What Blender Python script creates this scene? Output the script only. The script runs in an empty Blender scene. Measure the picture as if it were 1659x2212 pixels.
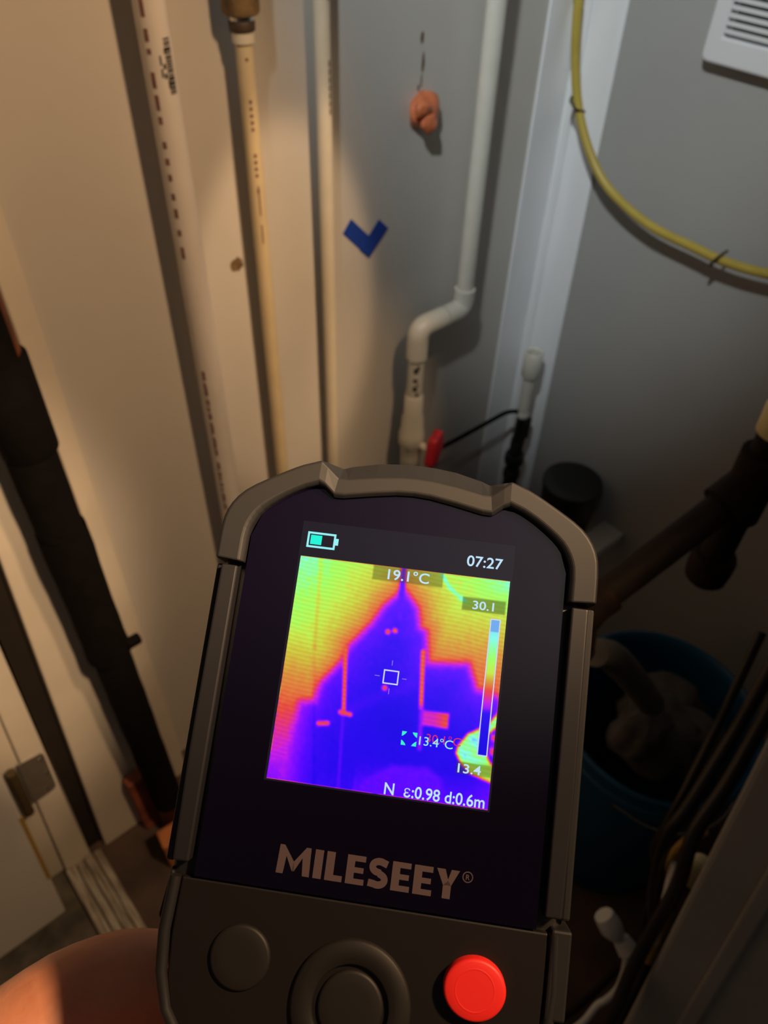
import bpy, bmesh, math, random
from mathutils import Vector, Matrix, noise
import numpy as np
random.seed(4)
SC = bpy.context.scene
COL = SC.collection
# ------------------------------------------------------------------ camera
# wall_left is the plane y = 0, wall_right the plane x = 0, they meet in the corner x = y = 0
cam = bpy.data.cameras.new('camera')
cam.sensor_fit = 'VERTICAL'; cam.sensor_height = 36.0
cam.lens = 36.0 * 1661.0 / 2212.0
cam.clip_start = 0.01
cam.dof.use_dof = True
cam.dof.focus_distance = 0.155
cam.dof.aperture_fstop = 26.0
camo = bpy.data.objects.new('camera', cam); COL.objects.link(camo)
camo.matrix_world = Matrix(((0.76024, 0.44604, -0.47231, -0.93),
                            (-0.64911, 0.55091, -0.52455, -0.69),
                            (0.02623, 0.70537, 0.70835, 1.28), (0, 0, 0, 1)))
SC.camera = camo
# ------------------------------------------------------------------ world, lights, exposure
world = bpy.data.worlds.new('world'); SC.world = world; world.use_nodes = True
bg = world.node_tree.nodes['Background']
bg.inputs[0].default_value = (0.85, 0.75, 0.68, 1); bg.inputs[1].default_value = 0.035
SC.view_settings.view_transform = 'Standard'; SC.view_settings.look = 'None'
SC.view_settings.exposure = 0.0; SC.view_settings.gamma = 1.0; SC.view_settings.use_curve_mapping = False

def aim(o, src, dst):
    o.location = src
    o.rotation_euler = (Vector(dst) - Vector(src)).to_track_quat('-Z', 'Y').to_euler()

def spot(name, src, dst, power, color, angle, blend, size):
    l = bpy.data.lights.new(name, 'SPOT'); l.energy = power; l.color = color
    l.spot_size = math.radians(angle); l.spot_blend = blend; l.shadow_soft_size = size
    o = bpy.data.objects.new(name, l); COL.objects.link(o); aim(o, src, dst); return o
spot('work_lamp', (-0.50, -0.95, 1.80), (-1.03, 0.0, 0.70), 38.0, (1.0, 0.62, 0.33), 58, 0.5, 0.04)
spot('added_warm_spot', (-0.46, -0.62, 1.80), (-0.475, 0.0, 0.80), 30.0, (1.0, 0.66, 0.38), 14, 0.4, 0.012)  # added spot, makes the bright warm strip between the pale pipes
spot('added_warm_spot', (-0.72, -0.98, 1.72), (-0.96, -0.03, 0.60), 62.0, (1.0, 0.66, 0.38), 21, 0.7, 0.03)  # added spot, brightens the door frame at the left
spot('added_warm_spot', (-0.42, -0.70, 1.80), (-0.36, 0.0, 0.47), 20.0, (1.0, 0.66, 0.38), 15, 0.8, 0.02)  # added spot, warms the lower wall and the valve
spot('torch', (-1.10, -0.60, 1.95), (-0.10, -0.10, 1.08), 46.0, (0.92, 0.975, 0.99), 36, 0.95, 0.03)
spot('added_uplight', (-1.02, -1.22, 1.92), (-1.10, -1.14, 2.4), 8.0, (1.0, 0.86, 0.82), 110, 0.8, 0.06)  # added lamp: ceiling bounce for fill and for reflections in the device glass

# ------------------------------------------------------------------ materials
def mat(name, base, rough=0.5, metal=0.0, var=0.0, scale=30.0, bump=0.0, bscale=200.0, emit=None, spec=0.5, coat=0.0, sss=0.0, base2=None, stretch=(1, 1, 1)):
    m = bpy.data.materials.new(name); m.use_nodes = True
    nt = m.node_tree; b = nt.nodes['Principled BSDF']
    b.inputs['Base Color'].default_value = (*base, 1)
    b.inputs['Roughness'].default_value = rough; b.inputs['Metallic'].default_value = metal
    b.inputs['Specular IOR Level'].default_value = spec
    b.inputs['Coat Weight'].default_value = coat
    if sss:
        b.inputs['Subsurface Weight'].default_value = sss
        b.inputs['Subsurface Radius'].default_value = (0.008, 0.003, 0.0015)
        b.inputs['Subsurface Scale'].default_value = 1.0
    tc = nt.nodes.new('ShaderNodeTexCoord')
    mp = nt.nodes.new('ShaderNodeMapping'); mp.inputs['Scale'].default_value = stretch
    nt.links.new(tc.outputs['Object'], mp.inputs['Vector'])
    if var or base2:
        n = nt.nodes.new('ShaderNodeTexNoise'); n.inputs['Scale'].default_value = scale; n.inputs['Detail'].default_value = 5
        nt.links.new(mp.outputs[0], n.inputs['Vector'])
        r = nt.nodes.new('ShaderNodeValToRGB')
        b2 = base2 if base2 else tuple(max(0, c * (1 - var)) for c in base)
        r.color_ramp.elements[0].position = 0.35; r.color_ramp.elements[0].color = (*b2, 1)
        r.color_ramp.elements[1].position = 0.65; r.color_ramp.elements[1].color = (*base, 1)
        nt.links.new(n.outputs['Fac'], r.inputs['Fac']); nt.links.new(r.outputs['Color'], b.inputs['Base Color'])
    if bump:
        n2 = nt.nodes.new('ShaderNodeTexNoise'); n2.inputs['Scale'].default_value = bscale; n2.inputs['Detail'].default_value = 3
        nt.links.new(mp.outputs[0], n2.inputs['Vector'])
        bp = nt.nodes.new('ShaderNodeBump'); bp.inputs['Strength'].default_value = bump; bp.inputs['Distance'].default_value = 0.001
        nt.links.new(n2.outputs['Fac'], bp.inputs['Height']); nt.links.new(bp.outputs[0], b.inputs['Normal'])
    if emit:
        b.inputs['Emission Color'].default_value = (*emit, 1); b.inputs['Emission Strength'].default_value = 1
    return m

def lin(r, g, b):
    return tuple(((c / 255 + 0.055) / 1.055) ** 2.4 if c > 10 else c / 255 / 12.92 for c in (r, g, b))

M = dict(
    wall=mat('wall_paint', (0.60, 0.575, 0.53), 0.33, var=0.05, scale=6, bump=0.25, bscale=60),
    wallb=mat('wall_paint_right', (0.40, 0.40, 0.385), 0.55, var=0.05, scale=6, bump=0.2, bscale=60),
    ceil=mat('ceiling_paint', (0.6, 0.6, 0.58), 0.8),
    trim=mat('trim_gloss_white', (0.90, 0.92, 0.94), 0.28, var=0.06, scale=25, bump=0.5, bscale=18, stretch=(1, 1, 0.25)),
    jamb=mat('jamb_cream_paint', (0.72, 0.66, 0.56), 0.35, var=0.08, scale=14, bump=0.2, bscale=50),
    door=mat('door_paint', (0.72, 0.70, 0.66), 0.4, var=0.05, scale=8),
    gap=mat('dark_gap', (0.014, 0.009, 0.005), 0.8, var=0.3),
    floor=mat('floor_concrete', (0.10, 0.062, 0.045), 0.75, var=0.5, scale=14, bump=0.6, bscale=70),
    floor2=mat('hall_floor', (0.13, 0.115, 0.09), 0.9, var=0.6, scale=22, bump=0.8, bscale=150),
    sill=mat('weathered_sill', (0.42, 0.39, 0.33), 0.75, base2=(0.17, 0.14, 0.10), scale=40, bump=0.5, bscale=120, stretch=(6, 0.6, 1)),
    pvc=mat('pvc_white', (0.78, 0.74, 0.69), 0.32, var=0.04, scale=40),
    cpvc=mat('cpvc_cream', (0.70, 0.58, 0.36), 0.34, var=0.08, scale=40),
    cpvc2=mat('cpvc_pale', (0.72, 0.66, 0.52), 0.34, var=0.06, scale=40),
    drain=mat('pvc_ivory', (0.74, 0.73, 0.64), 0.36, var=0.05, scale=50),
    print_red=mat('print_red', (0.30, 0.14, 0.12), 0.7, var=0.5, scale=400),
    print_black=mat('print_black', (0.05, 0.045, 0.035), 0.7, var=0.4, scale=500),
    label=mat('label_paper', (0.62, 0.60, 0.50), 0.6),
    foam=mat('brown_foam', (0.30, 0.19, 0.08), 0.8, var=0.4, scale=90, bump=0.5),
    steel=mat('steel_band', (0.7, 0.68, 0.64), 0.25, metal=1.0),
    darkbrown=mat('dark_brown_band', (0.05, 0.03, 0.015), 0.6),
    black=mat('black_plastic', (0.012, 0.012, 0.012), 0.45),
    rubber=mat('black_insulation', (0.005, 0.004, 0.004), 0.95, spec=0.12, var=0.3, scale=60, bump=0.6, bscale=90),
    copper=mat('dull_copper', (0.25, 0.075, 0.02), 0.42, metal=0.6, var=0.5, scale=30),
    iron=mat('dark_iron_pipe', (0.014, 0.009, 0.007), 0.7, spec=0.2, var=0.4, scale=60, bump=0.4),
    iron2=mat('rusty_iron_fitting', (0.020, 0.011, 0.007), 0.75, spec=0.2, var=0.5, scale=60, bump=0.6),
    redv=mat('red_plastic', (0.55, 0.02, 0.04), 0.4),
    putty=mat('orange_putty', (0.72, 0.20, 0.08), 0.33, var=0.25, scale=90, bump=0.3, sss=0.0),
    tape=mat('blue_tape', (0.004, 0.045, 0.36), 0.7, var=0.1, scale=200, bump=0.3, bscale=600),
    hose=mat('yellow_hose', (0.50, 0.38, 0.065), 0.4, var=0.12, scale=30),
    clip=mat('clip_brown', (0.055, 0.038, 0.013), 0.6),
    vent=mat('vent_white', (0.74, 0.75, 0.76), 0.45),
    slotm=mat('vent_dark', (0.01, 0.012, 0.016), 0.8),
    bucket=mat('blue_bucket', (0.006, 0.085, 0.19), 0.45, var=0.15, scale=20),
    rag=mat('grey_rag', (0.09, 0.078, 0.068), 0.9, var=0.4, scale=40, bump=0.8, bscale=90),
    ghose=mat('grey_hose', (0.11, 0.10, 0.088), 0.6, var=0.3, scale=50),
    panel=mat('grey_panel', (0.33, 0.315, 0.29), 0.55, var=0.12, scale=10),
    brick=mat('red_wood', (0.36, 0.10, 0.05), 0.75, var=0.45, scale=45, bump=0.4),
    brick2=mat('orange_wood', (0.55, 0.19, 0.06), 0.75, var=0.35, scale=45, bump=0.4),
    hingem=mat('dull_nickel', (0.30, 0.27, 0.24), 0.42, metal=0.7, var=0.15, scale=80),
    screw=mat('bright_screw', (0.85, 0.8, 0.7), 0.2, metal=1.0),
    cable=mat('dark_cable', (0.013, 0.007, 0.006), 0.35, var=0.3, scale=50),
    ywire=mat('ochre_plastic', (0.42, 0.25, 0.04), 0.45),
    white=mat('white_plastic', (0.62, 0.62, 0.60), 0.5),
    cream=mat('cream_plastic', (0.80, 0.70, 0.36), 0.45),
    stain=mat('brown_stain', (0.20, 0.13, 0.06), 0.8, var=0.5, scale=120),
    # camera
    body=mat('device_body', (0.012, 0.011, 0.012), 0.42),
    bumper=mat('device_rubber', (0.014, 0.0145, 0.016), 0.55, spec=0.3),
    rail=mat('device_rail', (0.014, 0.014, 0.0165), 0.42, spec=0.35),
    ctrl=mat('device_control_panel', (0.007, 0.0055, 0.006), 0.55, spec=0.3),
    button=mat('device_button', (0.012, 0.011, 0.0105), 0.55, spec=0.35),
    redb=mat('device_red_button', (0.85, 0.022, 0.018), 0.5),
    glass=mat('device_glass', (0.003, 0.002, 0.009), 0.05, spec=0.6),  # purple-blue tint puts the screen's glare into the base colour
    logo=mat('logo_print', (0.085, 0.058, 0.064), 0.6),
    skin=mat('skin', (0.72, 0.32, 0.19), 0.5, base2=(0.60, 0.23, 0.13), scale=40, bump=0.5, bscale=160, sss=0.15),
    nail=mat('nail', (0.60, 0.32, 0.24), 0.3),
)

# ------------------------------------------------------------------ helpers
def thing(name, label, cat, loc=(0, 0, 0), group=None, mw=None):
    o = bpy.data.objects.new(name, None); COL.objects.link(o)
    o.empty_display_size = 0.02
    if mw is not None: o.matrix_world = mw
    else: o.location = loc
    o['label'] = label; o['category'] = cat
    if group: o['group'] = group
    return o
def tag(o, label, cat, group=None):
    o['label'] = label; o['category'] = cat
    if group: o['group'] = group
    return o
def obj(name, bm, m, parent=None, smooth=True, bevel=0.0, seg=2, world_coords=True, label=None):
    """links bm as one mesh; for a child of a located Empty the mesh is given in world coordinates"""
    bmesh.ops.recalc_face_normals(bm, faces=bm.faces)
    me = bpy.data.meshes.new(name); bm.to_mesh(me); bm.free()
    me.materials.append(m)
    if smooth:
        for p in me.polygons: p.use_smooth = True
    o = bpy.data.objects.new(name, me); COL.objects.link(o)
    if parent:
        o.parent = parent
        if world_coords:
            off = Vector((0, 0, 0)); q = parent
            while q: off += q.location; q = q.parent
            o.location = -off if parent.type == 'EMPTY' else (0, 0, 0)
    if smooth:
        o.modifiers.new('edges', 'EDGE_SPLIT').split_angle = math.radians(50)
    if bevel:
        b = o.modifiers.new('bevel', 'BEVEL'); b.width = bevel; b.segments = seg; b.limit_method = 'ANGLE'
        b.angle_limit = math.radians(35)
        if smooth: o.modifiers.move(1, 0)
    if label: o['label'] = label
    return o
def struct(o): o['kind'] = 'structure'; return o

def box(bm, lo, hi):
    x0, y0, z0 = lo; x1, y1, z1 = hi
    v = [bm.verts.new(p) for p in ((x0,y0,z0),(x1,y0,z0),(x1,y1,z0),(x0,y1,z0),(x0,y0,z1),(x1,y0,z1),(x1,y1,z1),(x0,y1,z1))]
    for f in ((3,2,1,0),(4,5,6,7),(0,1,5,4),(1,2,6,5),(2,3,7,6),(3,0,4,7)): bm.faces.new([v[i] for i in f])
    return v
def boxbm(lo, hi):
    bm = bmesh.new(); box(bm, lo, hi); return bm
def prism(poly, z0, z1, tf=None, bm=None):
    bm = bm or bmesh.new()
    a = [bm.verts.new((x, y, z0)) for x, y in poly]; b = [bm.verts.new((x, y, z1)) for x, y in poly]
    n = len(poly)
    bm.faces.new(a[::-1]); bm.faces.new(b)
    for i in range(n): bm.faces.new((a[i], a[(i+1) % n], b[(i+1) % n], b[i]))
    if tf: bmesh.ops.transform(bm, matrix=tf, verts=a + b)
    return bm
def smooth_path(pts, n=8):
    pts = [Vector(p) for p in pts]; out = []
    for i in range(len(pts) - 1):
        p0 = pts[max(i-1, 0)]; p1 = pts[i]; p2 = pts[i+1]; p3 = pts[min(i+2, len(pts)-1)]
        for k in range(n):
            t = k / n
            out.append(0.5 * ((2*p1) + (-p0+p2)*t + (2*p0-5*p1+4*p2-p3)*t*t + (-p0+3*p1-3*p2+p3)*t*t*t))
    out.append(pts[-1]); return out
def tube(pts, r, seg=16, bm=None, caps=True):
    bm = bm or bmesh.new(); pts = [Vector(p) for p in pts]; n = len(pts)
    rs = r if isinstance(r, (list, tuple)) else [r] * n
    t0 = (pts[1] - pts[0]).normalized()
    u = t0.orthogonal().normalized(); rings = []
    for i in range(n):
        t = ((pts[min(i+1, n-1)] - pts[i]).normalized() + (pts[i] - pts[max(i-1, 0)]).normalized())
        t = t.normalized() if t.length > 1e-9 else t0
        u = (u - t * u.dot(t)).normalized(); v = t.cross(u)
        rings.append([bm.verts.new(pts[i] + (u * math.cos(2*math.pi*k/seg) + v * math.sin(2*math.pi*k/seg)) * rs[i]) for k in range(seg)])
    for i in range(n - 1):
        for k in range(seg):
            bm.faces.new((rings[i][k], rings[i][(k+1) % seg], rings[i+1][(k+1) % seg], rings[i+1][k]))
    if caps: bm.faces.new(rings[0][::-1]); bm.faces.new(rings[-1])
    return bm
def lathe(profile, loc, axis=(0, 0, 1), seg=32, bm=None, closed=False):
    """profile: list of (radius, height)"""
    bm = bm or bmesh.new(); q = Vector((0, 0, 1)).rotation_difference(Vector(axis).normalized()); L = Vector(loc)
    rings = []
    for r, h in profile:
        if r < 1e-6: rings.append([bm.verts.new(L + q @ Vector((0, 0, h)))])
        else: rings.append([bm.verts.new(L + q @ Vector((r*math.cos(2*math.pi*k/seg), r*math.sin(2*math.pi*k/seg), h))) for k in range(seg)])
    for a, b in zip(rings, rings[1:]):
        for k in range(seg):
            k2 = (k+1) % seg
            if len(a) == 1 and len(b) == 1: continue
            if len(a) == 1: bm.faces.new((a[0], b[k2], b[k]))
            elif len(b) == 1: bm.faces.new((a[k], a[k2], b[0]))
            else: bm.faces.new((a[k], a[k2], b[k2], b[k]))
    return bm
def stuff(o): o['kind'] = 'stuff'; return o
def vtube(x, y, z0, z1, r, seg=24, bm=None): return tube([(x, y, z0), (x, y, z1)], r, seg, bm)

def pipe_marks(x, y, r, ang, marks, w, bm=None):
    """flat print on a vertical pipe: short patches curved with the pipe; ang = direction round the pipe, marks = (z0, z1)"""
    bm = bm or bmesh.new(); R = r + 0.0002
    for z0, z1 in marks:
        ks = [ang + (k / 4 - 0.5) * w / r for k in range(5)]
        lo = [bm.verts.new((x + R*math.cos(a), y + R*math.sin(a), z0)) for a in ks]
        hi = [bm.verts.new((x + R*math.cos(a), y + R*math.sin(a), z1)) for a in ks]
        for k in range(4): bm.faces.new((lo[k], lo[k+1], hi[k+1], hi[k]))
    return bm

# ------------------------------------------------------------------ the room
struct(obj('floor', boxbm((-0.9945, -1.9, -0.05), (0.05, 0.05, 0.0)), M['floor'], smooth=False))
struct(obj('floor', boxbm((-2.6, -1.9, -0.05), (-0.995, 0.6, -0.002)), M['floor2'], smooth=False))
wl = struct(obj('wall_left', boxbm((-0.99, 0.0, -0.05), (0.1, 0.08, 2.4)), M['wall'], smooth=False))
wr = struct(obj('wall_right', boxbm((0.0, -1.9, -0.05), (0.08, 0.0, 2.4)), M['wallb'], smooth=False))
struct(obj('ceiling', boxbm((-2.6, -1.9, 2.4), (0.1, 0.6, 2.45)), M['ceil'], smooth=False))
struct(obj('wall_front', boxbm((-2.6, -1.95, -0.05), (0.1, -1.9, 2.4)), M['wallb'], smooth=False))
# stains and a filled hole on the left wall
def blot(name, x, z, rx, rz, seed):
    rnd = random.Random(seed); bm = bmesh.new(); n = 14
    v = [bm.verts.new((x + rx*math.cos(2*math.pi*k/n)*rnd.uniform(.75, 1.1), -0.0006, z + rz*math.sin(2*math.pi*k/n)*rnd.uniform(.75, 1.1))) for k in range(n)]
    bm.faces.new(v); return obj(name, bm, M['stain'], wl, smooth=False)
blot('hole_mark', -0.537, 0.874, 0.0085, 0.0085, 3)
for q in ((-0.279, 1.055, 0.0025, 0.006), (-0.276, 1.030, 0.0022, 0.011), (-0.277, 1.012, 0.0010, 0.008), (-0.281, 1.006, 0.0015, 0.004)):
    blot('drip_stain', *q, int(q[1]*1000))
# corner boards and bead
def board(name, pts_bottom, pts_top, z0, z1, m, bevel=0.0015):
    bm = bmesh.new(); a = [bm.verts.new((x, y, z0)) for x, y in pts_bottom]; b = [bm.verts.new((x, y, z1)) for x, y in pts_top]
    n = len(a); bm.faces.new(a[::-1]); bm.faces.new(b)
    for i in range(n): bm.faces.new((a[i], a[(i+1) % n], b[(i+1) % n], b[i]))
    return struct(obj(name, bm, m, smooth=False, bevel=bevel))
board('trim_1', [(-.074,-.004),(0,-.004),(0,0),(-.074,0)], [(-.074,-.004),(0,-.004),(0,0),(-.074,0)], 0, 2.4, M['trim'])
board('trim_2', [(-.004,-.074),(0,-.074),(0,-.004),(-.004,-.004)], [(-.004,-.050),(0,-.050),(0,-.004),(-.004,-.004)], 0, 2.4, M['trim'])
board('trim_3', [(-.014,-.008),(-.008,-.014),(-.003,-.014),(-.003,-.003),(-.014,-.003)], [(-.014,-.008),(-.008,-.014),(-.003,-.014),(-.003,-.003),(-.014,-.003)], 0, 2.4, M['trim'])
# leaning door frame: jamb, dark seal groove, inner stop board
S = 0.085
def lean(name, x0, x1, y0, y1, m, z0=0.0, z1=2.1, s0=S, s1=S, bevel=0.002):
    return board(name, [(x0,y0),(x1,y0),(x1,y1),(x0,y1)], [(x0+s0*(z1-z0),y0),(x1+s1*(z1-z0),y0),(x1+s1*(z1-z0),y1),(x0+s0*(z1-z0),y1)], z0, z1, m, bevel)
lean('trim_4', -.991, -.950, -.040, 0.02, M['jamb'], s1=.062)
lean('trim_5', -.950, -.925, -.026, 0.02, M['gap'], s0=.062, s1=.070)
lean('trim_6', -.925, -.845, -.040, 0.0, M['jamb'], s0=.070, s1=0.055)
lean('trim_7', -.780, -.757, -.010, 0.0, M['jamb'], z0=0.0, s0=0.0, s1=0.0)
lean('trim_8', -1.06, -.9915, -.032, 0.02, M['jamb'])
# low dark curb along the left wall
struct(obj('baseboard_left', boxbm((-.757, -.012, 0), (-.074, 0, .052)), M['floor'], smooth=False, bevel=.003))
# weathered door sill of ridged strips
for i, (x0, x1, h) in enumerate(((-.992, -.976, .012), (-.975, -.962, .008), (-.961, -.947, .013), (-.946, -.934, .010))):
    bm = boxbm((x0, -0.95, -.03), (x1, -.041, h)); struct(obj('trim_%d' % (9 + i), bm, M['sill'], smooth=False, bevel=.002))

# ------------------------------------------------------------------ door with hinge
d = thing('door_1', 'white painted door standing open at the lower left, hinge beside it', 'door', (-1.016, -.09, .012))
d['kind'] = 'structure'; del d['category']; del d['label']
bm = bmesh.new()
x0 = -1.016
b = [(-1.85,-.098),(x0,-.098),(x0,-.060),(-1.85,-.060)]
a = [bm.verts.new((x, y, .012)) for x, y in b]; c = [bm.verts.new((x + S*1.95, y, 1.98)) for x, y in b]
bm.faces.new(a[::-1]); bm.faces.new(c)
for i in range(4): bm.faces.new((a[i], a[(i+1) % 4], c[(i+1) % 4], c[i]))
obj('door_slab', bm, M['door'], d, smooth=False, bevel=.003)
bm = bmesh.new(); qs = [[bm.verts.new((x0 + S*z + dx_, yy, z + .012)) for dx_, yy in ((-.004, -.0987), (.001, -.0987), (.001, -.097), (-.004, -.097))] for z in (.12, .30)]
bm.faces.new(qs[0][::-1]); bm.faces.new(qs[1])
for k in range(4): bm.faces.new((qs[0][k], qs[0][(k+1) % 4], qs[1][(k+1) % 4], qs[1][k]))
obj('brass_edge', bm, M['ywire'], d, smooth=False)
hx = -.955
def hp(x, z): return (x + S*(z-.28)*0.9, z)
bm = bmesh.new(); poly = []
for cx_, cz_, a0 in ((-.942, .322, 0), (-.976, .332, 90), (-.976, .232, 180), (-.942, .242, 270)):
    rr = .010 if cx_ > -.95 else .002
    ctr = (cx_ - (rr if cx_ > -.95 else -rr) + .004, cz_ + (-rr if cz_ > .3 else rr) + (.008 if a0 == 0 else (-.008 if a0 == 270 else 0)))
    for k in range(5):
        an = math.radians(a0 + k*22.5); poly.append(hp(ctr[0] + rr*math.cos(an), ctr[1] + rr*math.sin(an)))
hl = obj('hinge_leaf', prism(poly, 0.0, 0.0022, Matrix(((1,0,0,0),(0,0,-1,-.0395),(0,1,0,0),(0,0,0,1)))), M['hingem'], d, smooth=False, bevel=.0005)
for x, z in ((-.945, .316), (-.9435, .281), (-.951, .247)):
    xx, zz = hp(x, z)
    obj('screw', lathe([(0, .0016), (.0026, .0012), (.0034, 0)], (xx, -.0415, zz), (0, -1, 0), 12), M['screw'], hl)
kb = bmesh.new()
for k in range(5):
    z = .228 + k*.0215; p0 = hp(-.9815, z); p1 = hp(-.9815, z + .0200)
    tube([(p0[0], -.047, p0[1]), (p1[0], -.047, p1[1])], .0068, 14, kb)
obj('hinge_knuckle', kb, M['clip'], d)

# ------------------------------------------------------------------ pipes on the left wall
# 1 white drain pipe with printing and bar-code sticker
x, y, r = -.607, -.034, .01335
t = thing('water_pipe', 'white plastic pipe with red print and black bar code, leftmost of the pale pipes', 'pipe', (x, y, 0), 'plastic pipes on the left wall')
obj('pipe', vtube(x, y, 0, 2.39, r), M['pvc'], t)
rnd = random.Random(2); marks = []; z = 1.30
while z > .42:
    if z > .93 or z < .80:
        l = rnd.choice((.004, .006, .009, .012)); marks.append((z - l, z))
    z -= rnd.choice((.014, .017, .020))
stuff(obj('print', pipe_marks(x, y, r, math.radians(216), marks, .0034), M['print_red'], t, label='faded red lettering printed along the pipe'))
stuff(obj('print', pipe_marks(x, y, r, math.radians(214), [(.770 - k*.011, .777 - k*.011) for k in range(9)] + [(.640 - k*.009, .646 - k*.009) for k in range(7)], .0030), M['print_red'], t))
bars = []; z = 1.108
while z > 1.068:
    w_ = rnd.choice((.0014, .0022, .0032)); bars.append((z - w_, z)); z -= w_ + rnd.choice((.0005, .0009))
stuff(obj('bar_code', pipe_marks(x, y, r, math.radians(283), bars, .0062), M['print_black'], t, label='black bar code printed on the pipe'))
stuff(obj('print', pipe_marks(x, y, r, math.radians(262), [(1.086, 1.090), (1.079, 1.083)], .0022), M['print_black'], t))
stuff(obj('print', pipe_marks(x, y, r, math.radians(251), [(1.089, 1.096), (1.080, 1.0865)], .0014), M['print_black'], t))
stuff(obj('print', pipe_marks(x, y, r, math.radians(270), [(1.0715, 1.0775), (1.097, 1.101)], .0016), M['print_black'], t))
# 2 cream pipe with brown sleeve
x, y, r = -.518, -.024, .0080
t = thing('water_pipe', 'narrow cream pipe with brown foam sleeve and shiny band at its top', 'pipe', (x, y, 0), 'plastic pipes on the left wall')
obj('pipe', vtube(x, y, 0, 1.0905, r), M['cpvc'], t)
obj('collar', lathe([(r, 0), (.0100, 0), (.0100, .008), (r, .009)], (x, y, 1.0885)), M['cpvc2'], t)
obj('band', lathe([(r, 0), (.0112, 0), (.0116, .006), (.0105, .0078), (r, .0078)], (x, y, 1.0978)), M['darkbrown'], t, label='dark brown band')
obj('band', lathe([(r, 0), (.0108, 0), (.0108, .0028), (r, .0028)], (x, y, 1.1058)), M['steel'], t, label='shiny steel ring')
obj('foam_sleeve', lathe([(.006, 0), (.0150, 0), (.0165, .002), (.0165, 1.27), (.006, 1.27)], (x, y, 1.110)), M['foam'], t, label='brown foam sleeve')
obj('pipe', vtube(x, y, 1.0905, 1.112, .0085), M['darkbrown'], t)
marks = []
for z0, n, s in ((1.040, 5, .0048), (.992, 4, .0050), (.958, 1, .005), (1.075, 1, .004)):
    marks += [(z0 - k*s*1.25, z0 - k*s*1.25 + s*.7) for k in range(n)]
stuff(obj('print', pipe_marks(x, y, r, math.radians(248), marks, .0026), M['print_red'], t, label='small brown lettering printed down the pipe'))
stuff(obj('print', pipe_marks(x, y, r, math.radians(250), [(.935, .965), (.905, .925)], .0014), M['print_red'], t))
# 3 pale narrow pipe
x, y, r = -.4275, -.019, .0080
t = thing('water_pipe', 'narrow pale cream pipe just left of the blue tape', 'pipe', (x, y, 0), 'plastic pipes on the left wall')
obj('pipe', vtube(x, y, 0, 2.39, r), M['cpvc2'], t)
stuff(obj('print', pipe_marks(x, y, r, math.radians(283), [(1.055 - k*.0072, 1.0605 - k*.0072) for k in range(7)] + [(1.13, 1.14), (1.11, 1.12)], .0020), M['print_black'], t))
for z in (1.5, .3):
    obj('pipe_strap', lathe([(r, 0), (r+.002, 0), (r+.002, .012), (r, .012)], (x, y, z), seg=20), M['steel'], t)
# 4 ivory drain pipe with an offset and a red handled valve
x, y, r = -.2105, -.040, .0112; x2, zb = -.2945, .722
t = thing('water_pipe', 'thick ivory pipe stepping sideways through two elbows above a red valve', 'pipe', (x2, y, 0), 'plastic pipes on the left wall')
obj('pipe', vtube(x, y, zb + .02, 2.39, r), M['drain'], t)
obj('pipe', tube([(x - .02, y, zb), (x2 + .02, y, zb)], r, 24), M['drain'], t)
obj('pipe', vtube(x2, y, .60, zb - .02, r), M['drain'], t)
obj('pipe', vtube(x2, y, 0, .50, r), M['drain'], t)
def elbow(a, corner, b, R):
    a, c, b = Vector(a), Vector(corner), Vector(b); pts = [a]
    ca = c + (a - c).normalized()*.016; cb = c + (b - c).normalized()*.016
    for k in range(9):
        s_ = k/8; pts.append((1-s_)**2*ca + 2*s_*(1-s_)*c + s_*s_*cb)
    pts.append(b); return tube(pts, R, 24)
obj('elbow', elbow((x, y, .752), (x, y, zb), (x - .036, y, zb), .0142), M['drain'], t)
obj('elbow', elbow((x2 + .046, y, zb), (x2, y, zb), (x2, y, .676), .0146), M['drain'], t)
v = obj('valve_body', lathe([(.0112,.135),(.0135,.132),(.0140,.100),(.0165,.092),(.0168,.070),(.0195,.064),(.0195,.046),(.0165,.040),(.0150,.018),(.0150,.0),(.0112,-.004)], (x2, y, .478)), M['drain'], t)
bm = tube([(x2+.004, y-.012, .524), (x2+.008, y-.034, .524)], .006, 14)
obj('valve_stem', bm, M['drain'], v)
bm = bmesh.new()
for k in range(10):
    pass
hpts = []
for k in range(24):
    an = 2*math.pi*k/24; rr = .026 + .0045*math.cos(an*2)+.003*math.cos(5*an); hpts.append((rr*math.cos(an)*.78, rr*math.sin(an)*1.3))
tf = Matrix.Translation((x2 + .020, y - .030, .518)) @ Matrix.Rotation(math.radians(25), 4, 'Z') @ Matrix.Rotation(math.radians(90), 4, 'X') @ Matrix.Rotation(math.radians(-14), 4, 'Z')
obj('valve_handle', prism(hpts, -.006, .008, tf), M['redv'], v, bevel=.003, label='red lobed valve handle')
mk = [(.655, .664), (.640, .646), (.625, .633)]
stuff(obj('print', pipe_marks(x2, y, r, math.radians(228), mk, .0060), M['print_black'], t, label='dark smudged lettering'))
stuff(obj('print', pipe_marks(x2, y, r, math.radians(245), [(.660, .668), (.634, .637), (.616, .622)], .0040), M['print_black'], t))

# ------------------------------------------------------------------ marks on the wall
t = thing('tape_mark', 'blue painters tape stuck on the wall as a tick, between two pipes', 'tape', (-.356, 0, .85))
tfw = Matrix(((1,0,0,0),(0,0,-1,0),(0,1,0,0),(0,0,0,1)))
obj('tape_strip', prism([(-.391,.867),(-.3785,.8815),(-.3365,.838),(-.3505,.8245)], .0002, .0008, tfw), M['tape'], t, smooth=False)
obj('tape_strip', prism([(-.3355,.8695),(-.3205,.8545),(-.3505,.8245),(-.3655,.8395)], .0009, .0015, tfw), M['tape'], t, smooth=False)
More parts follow.
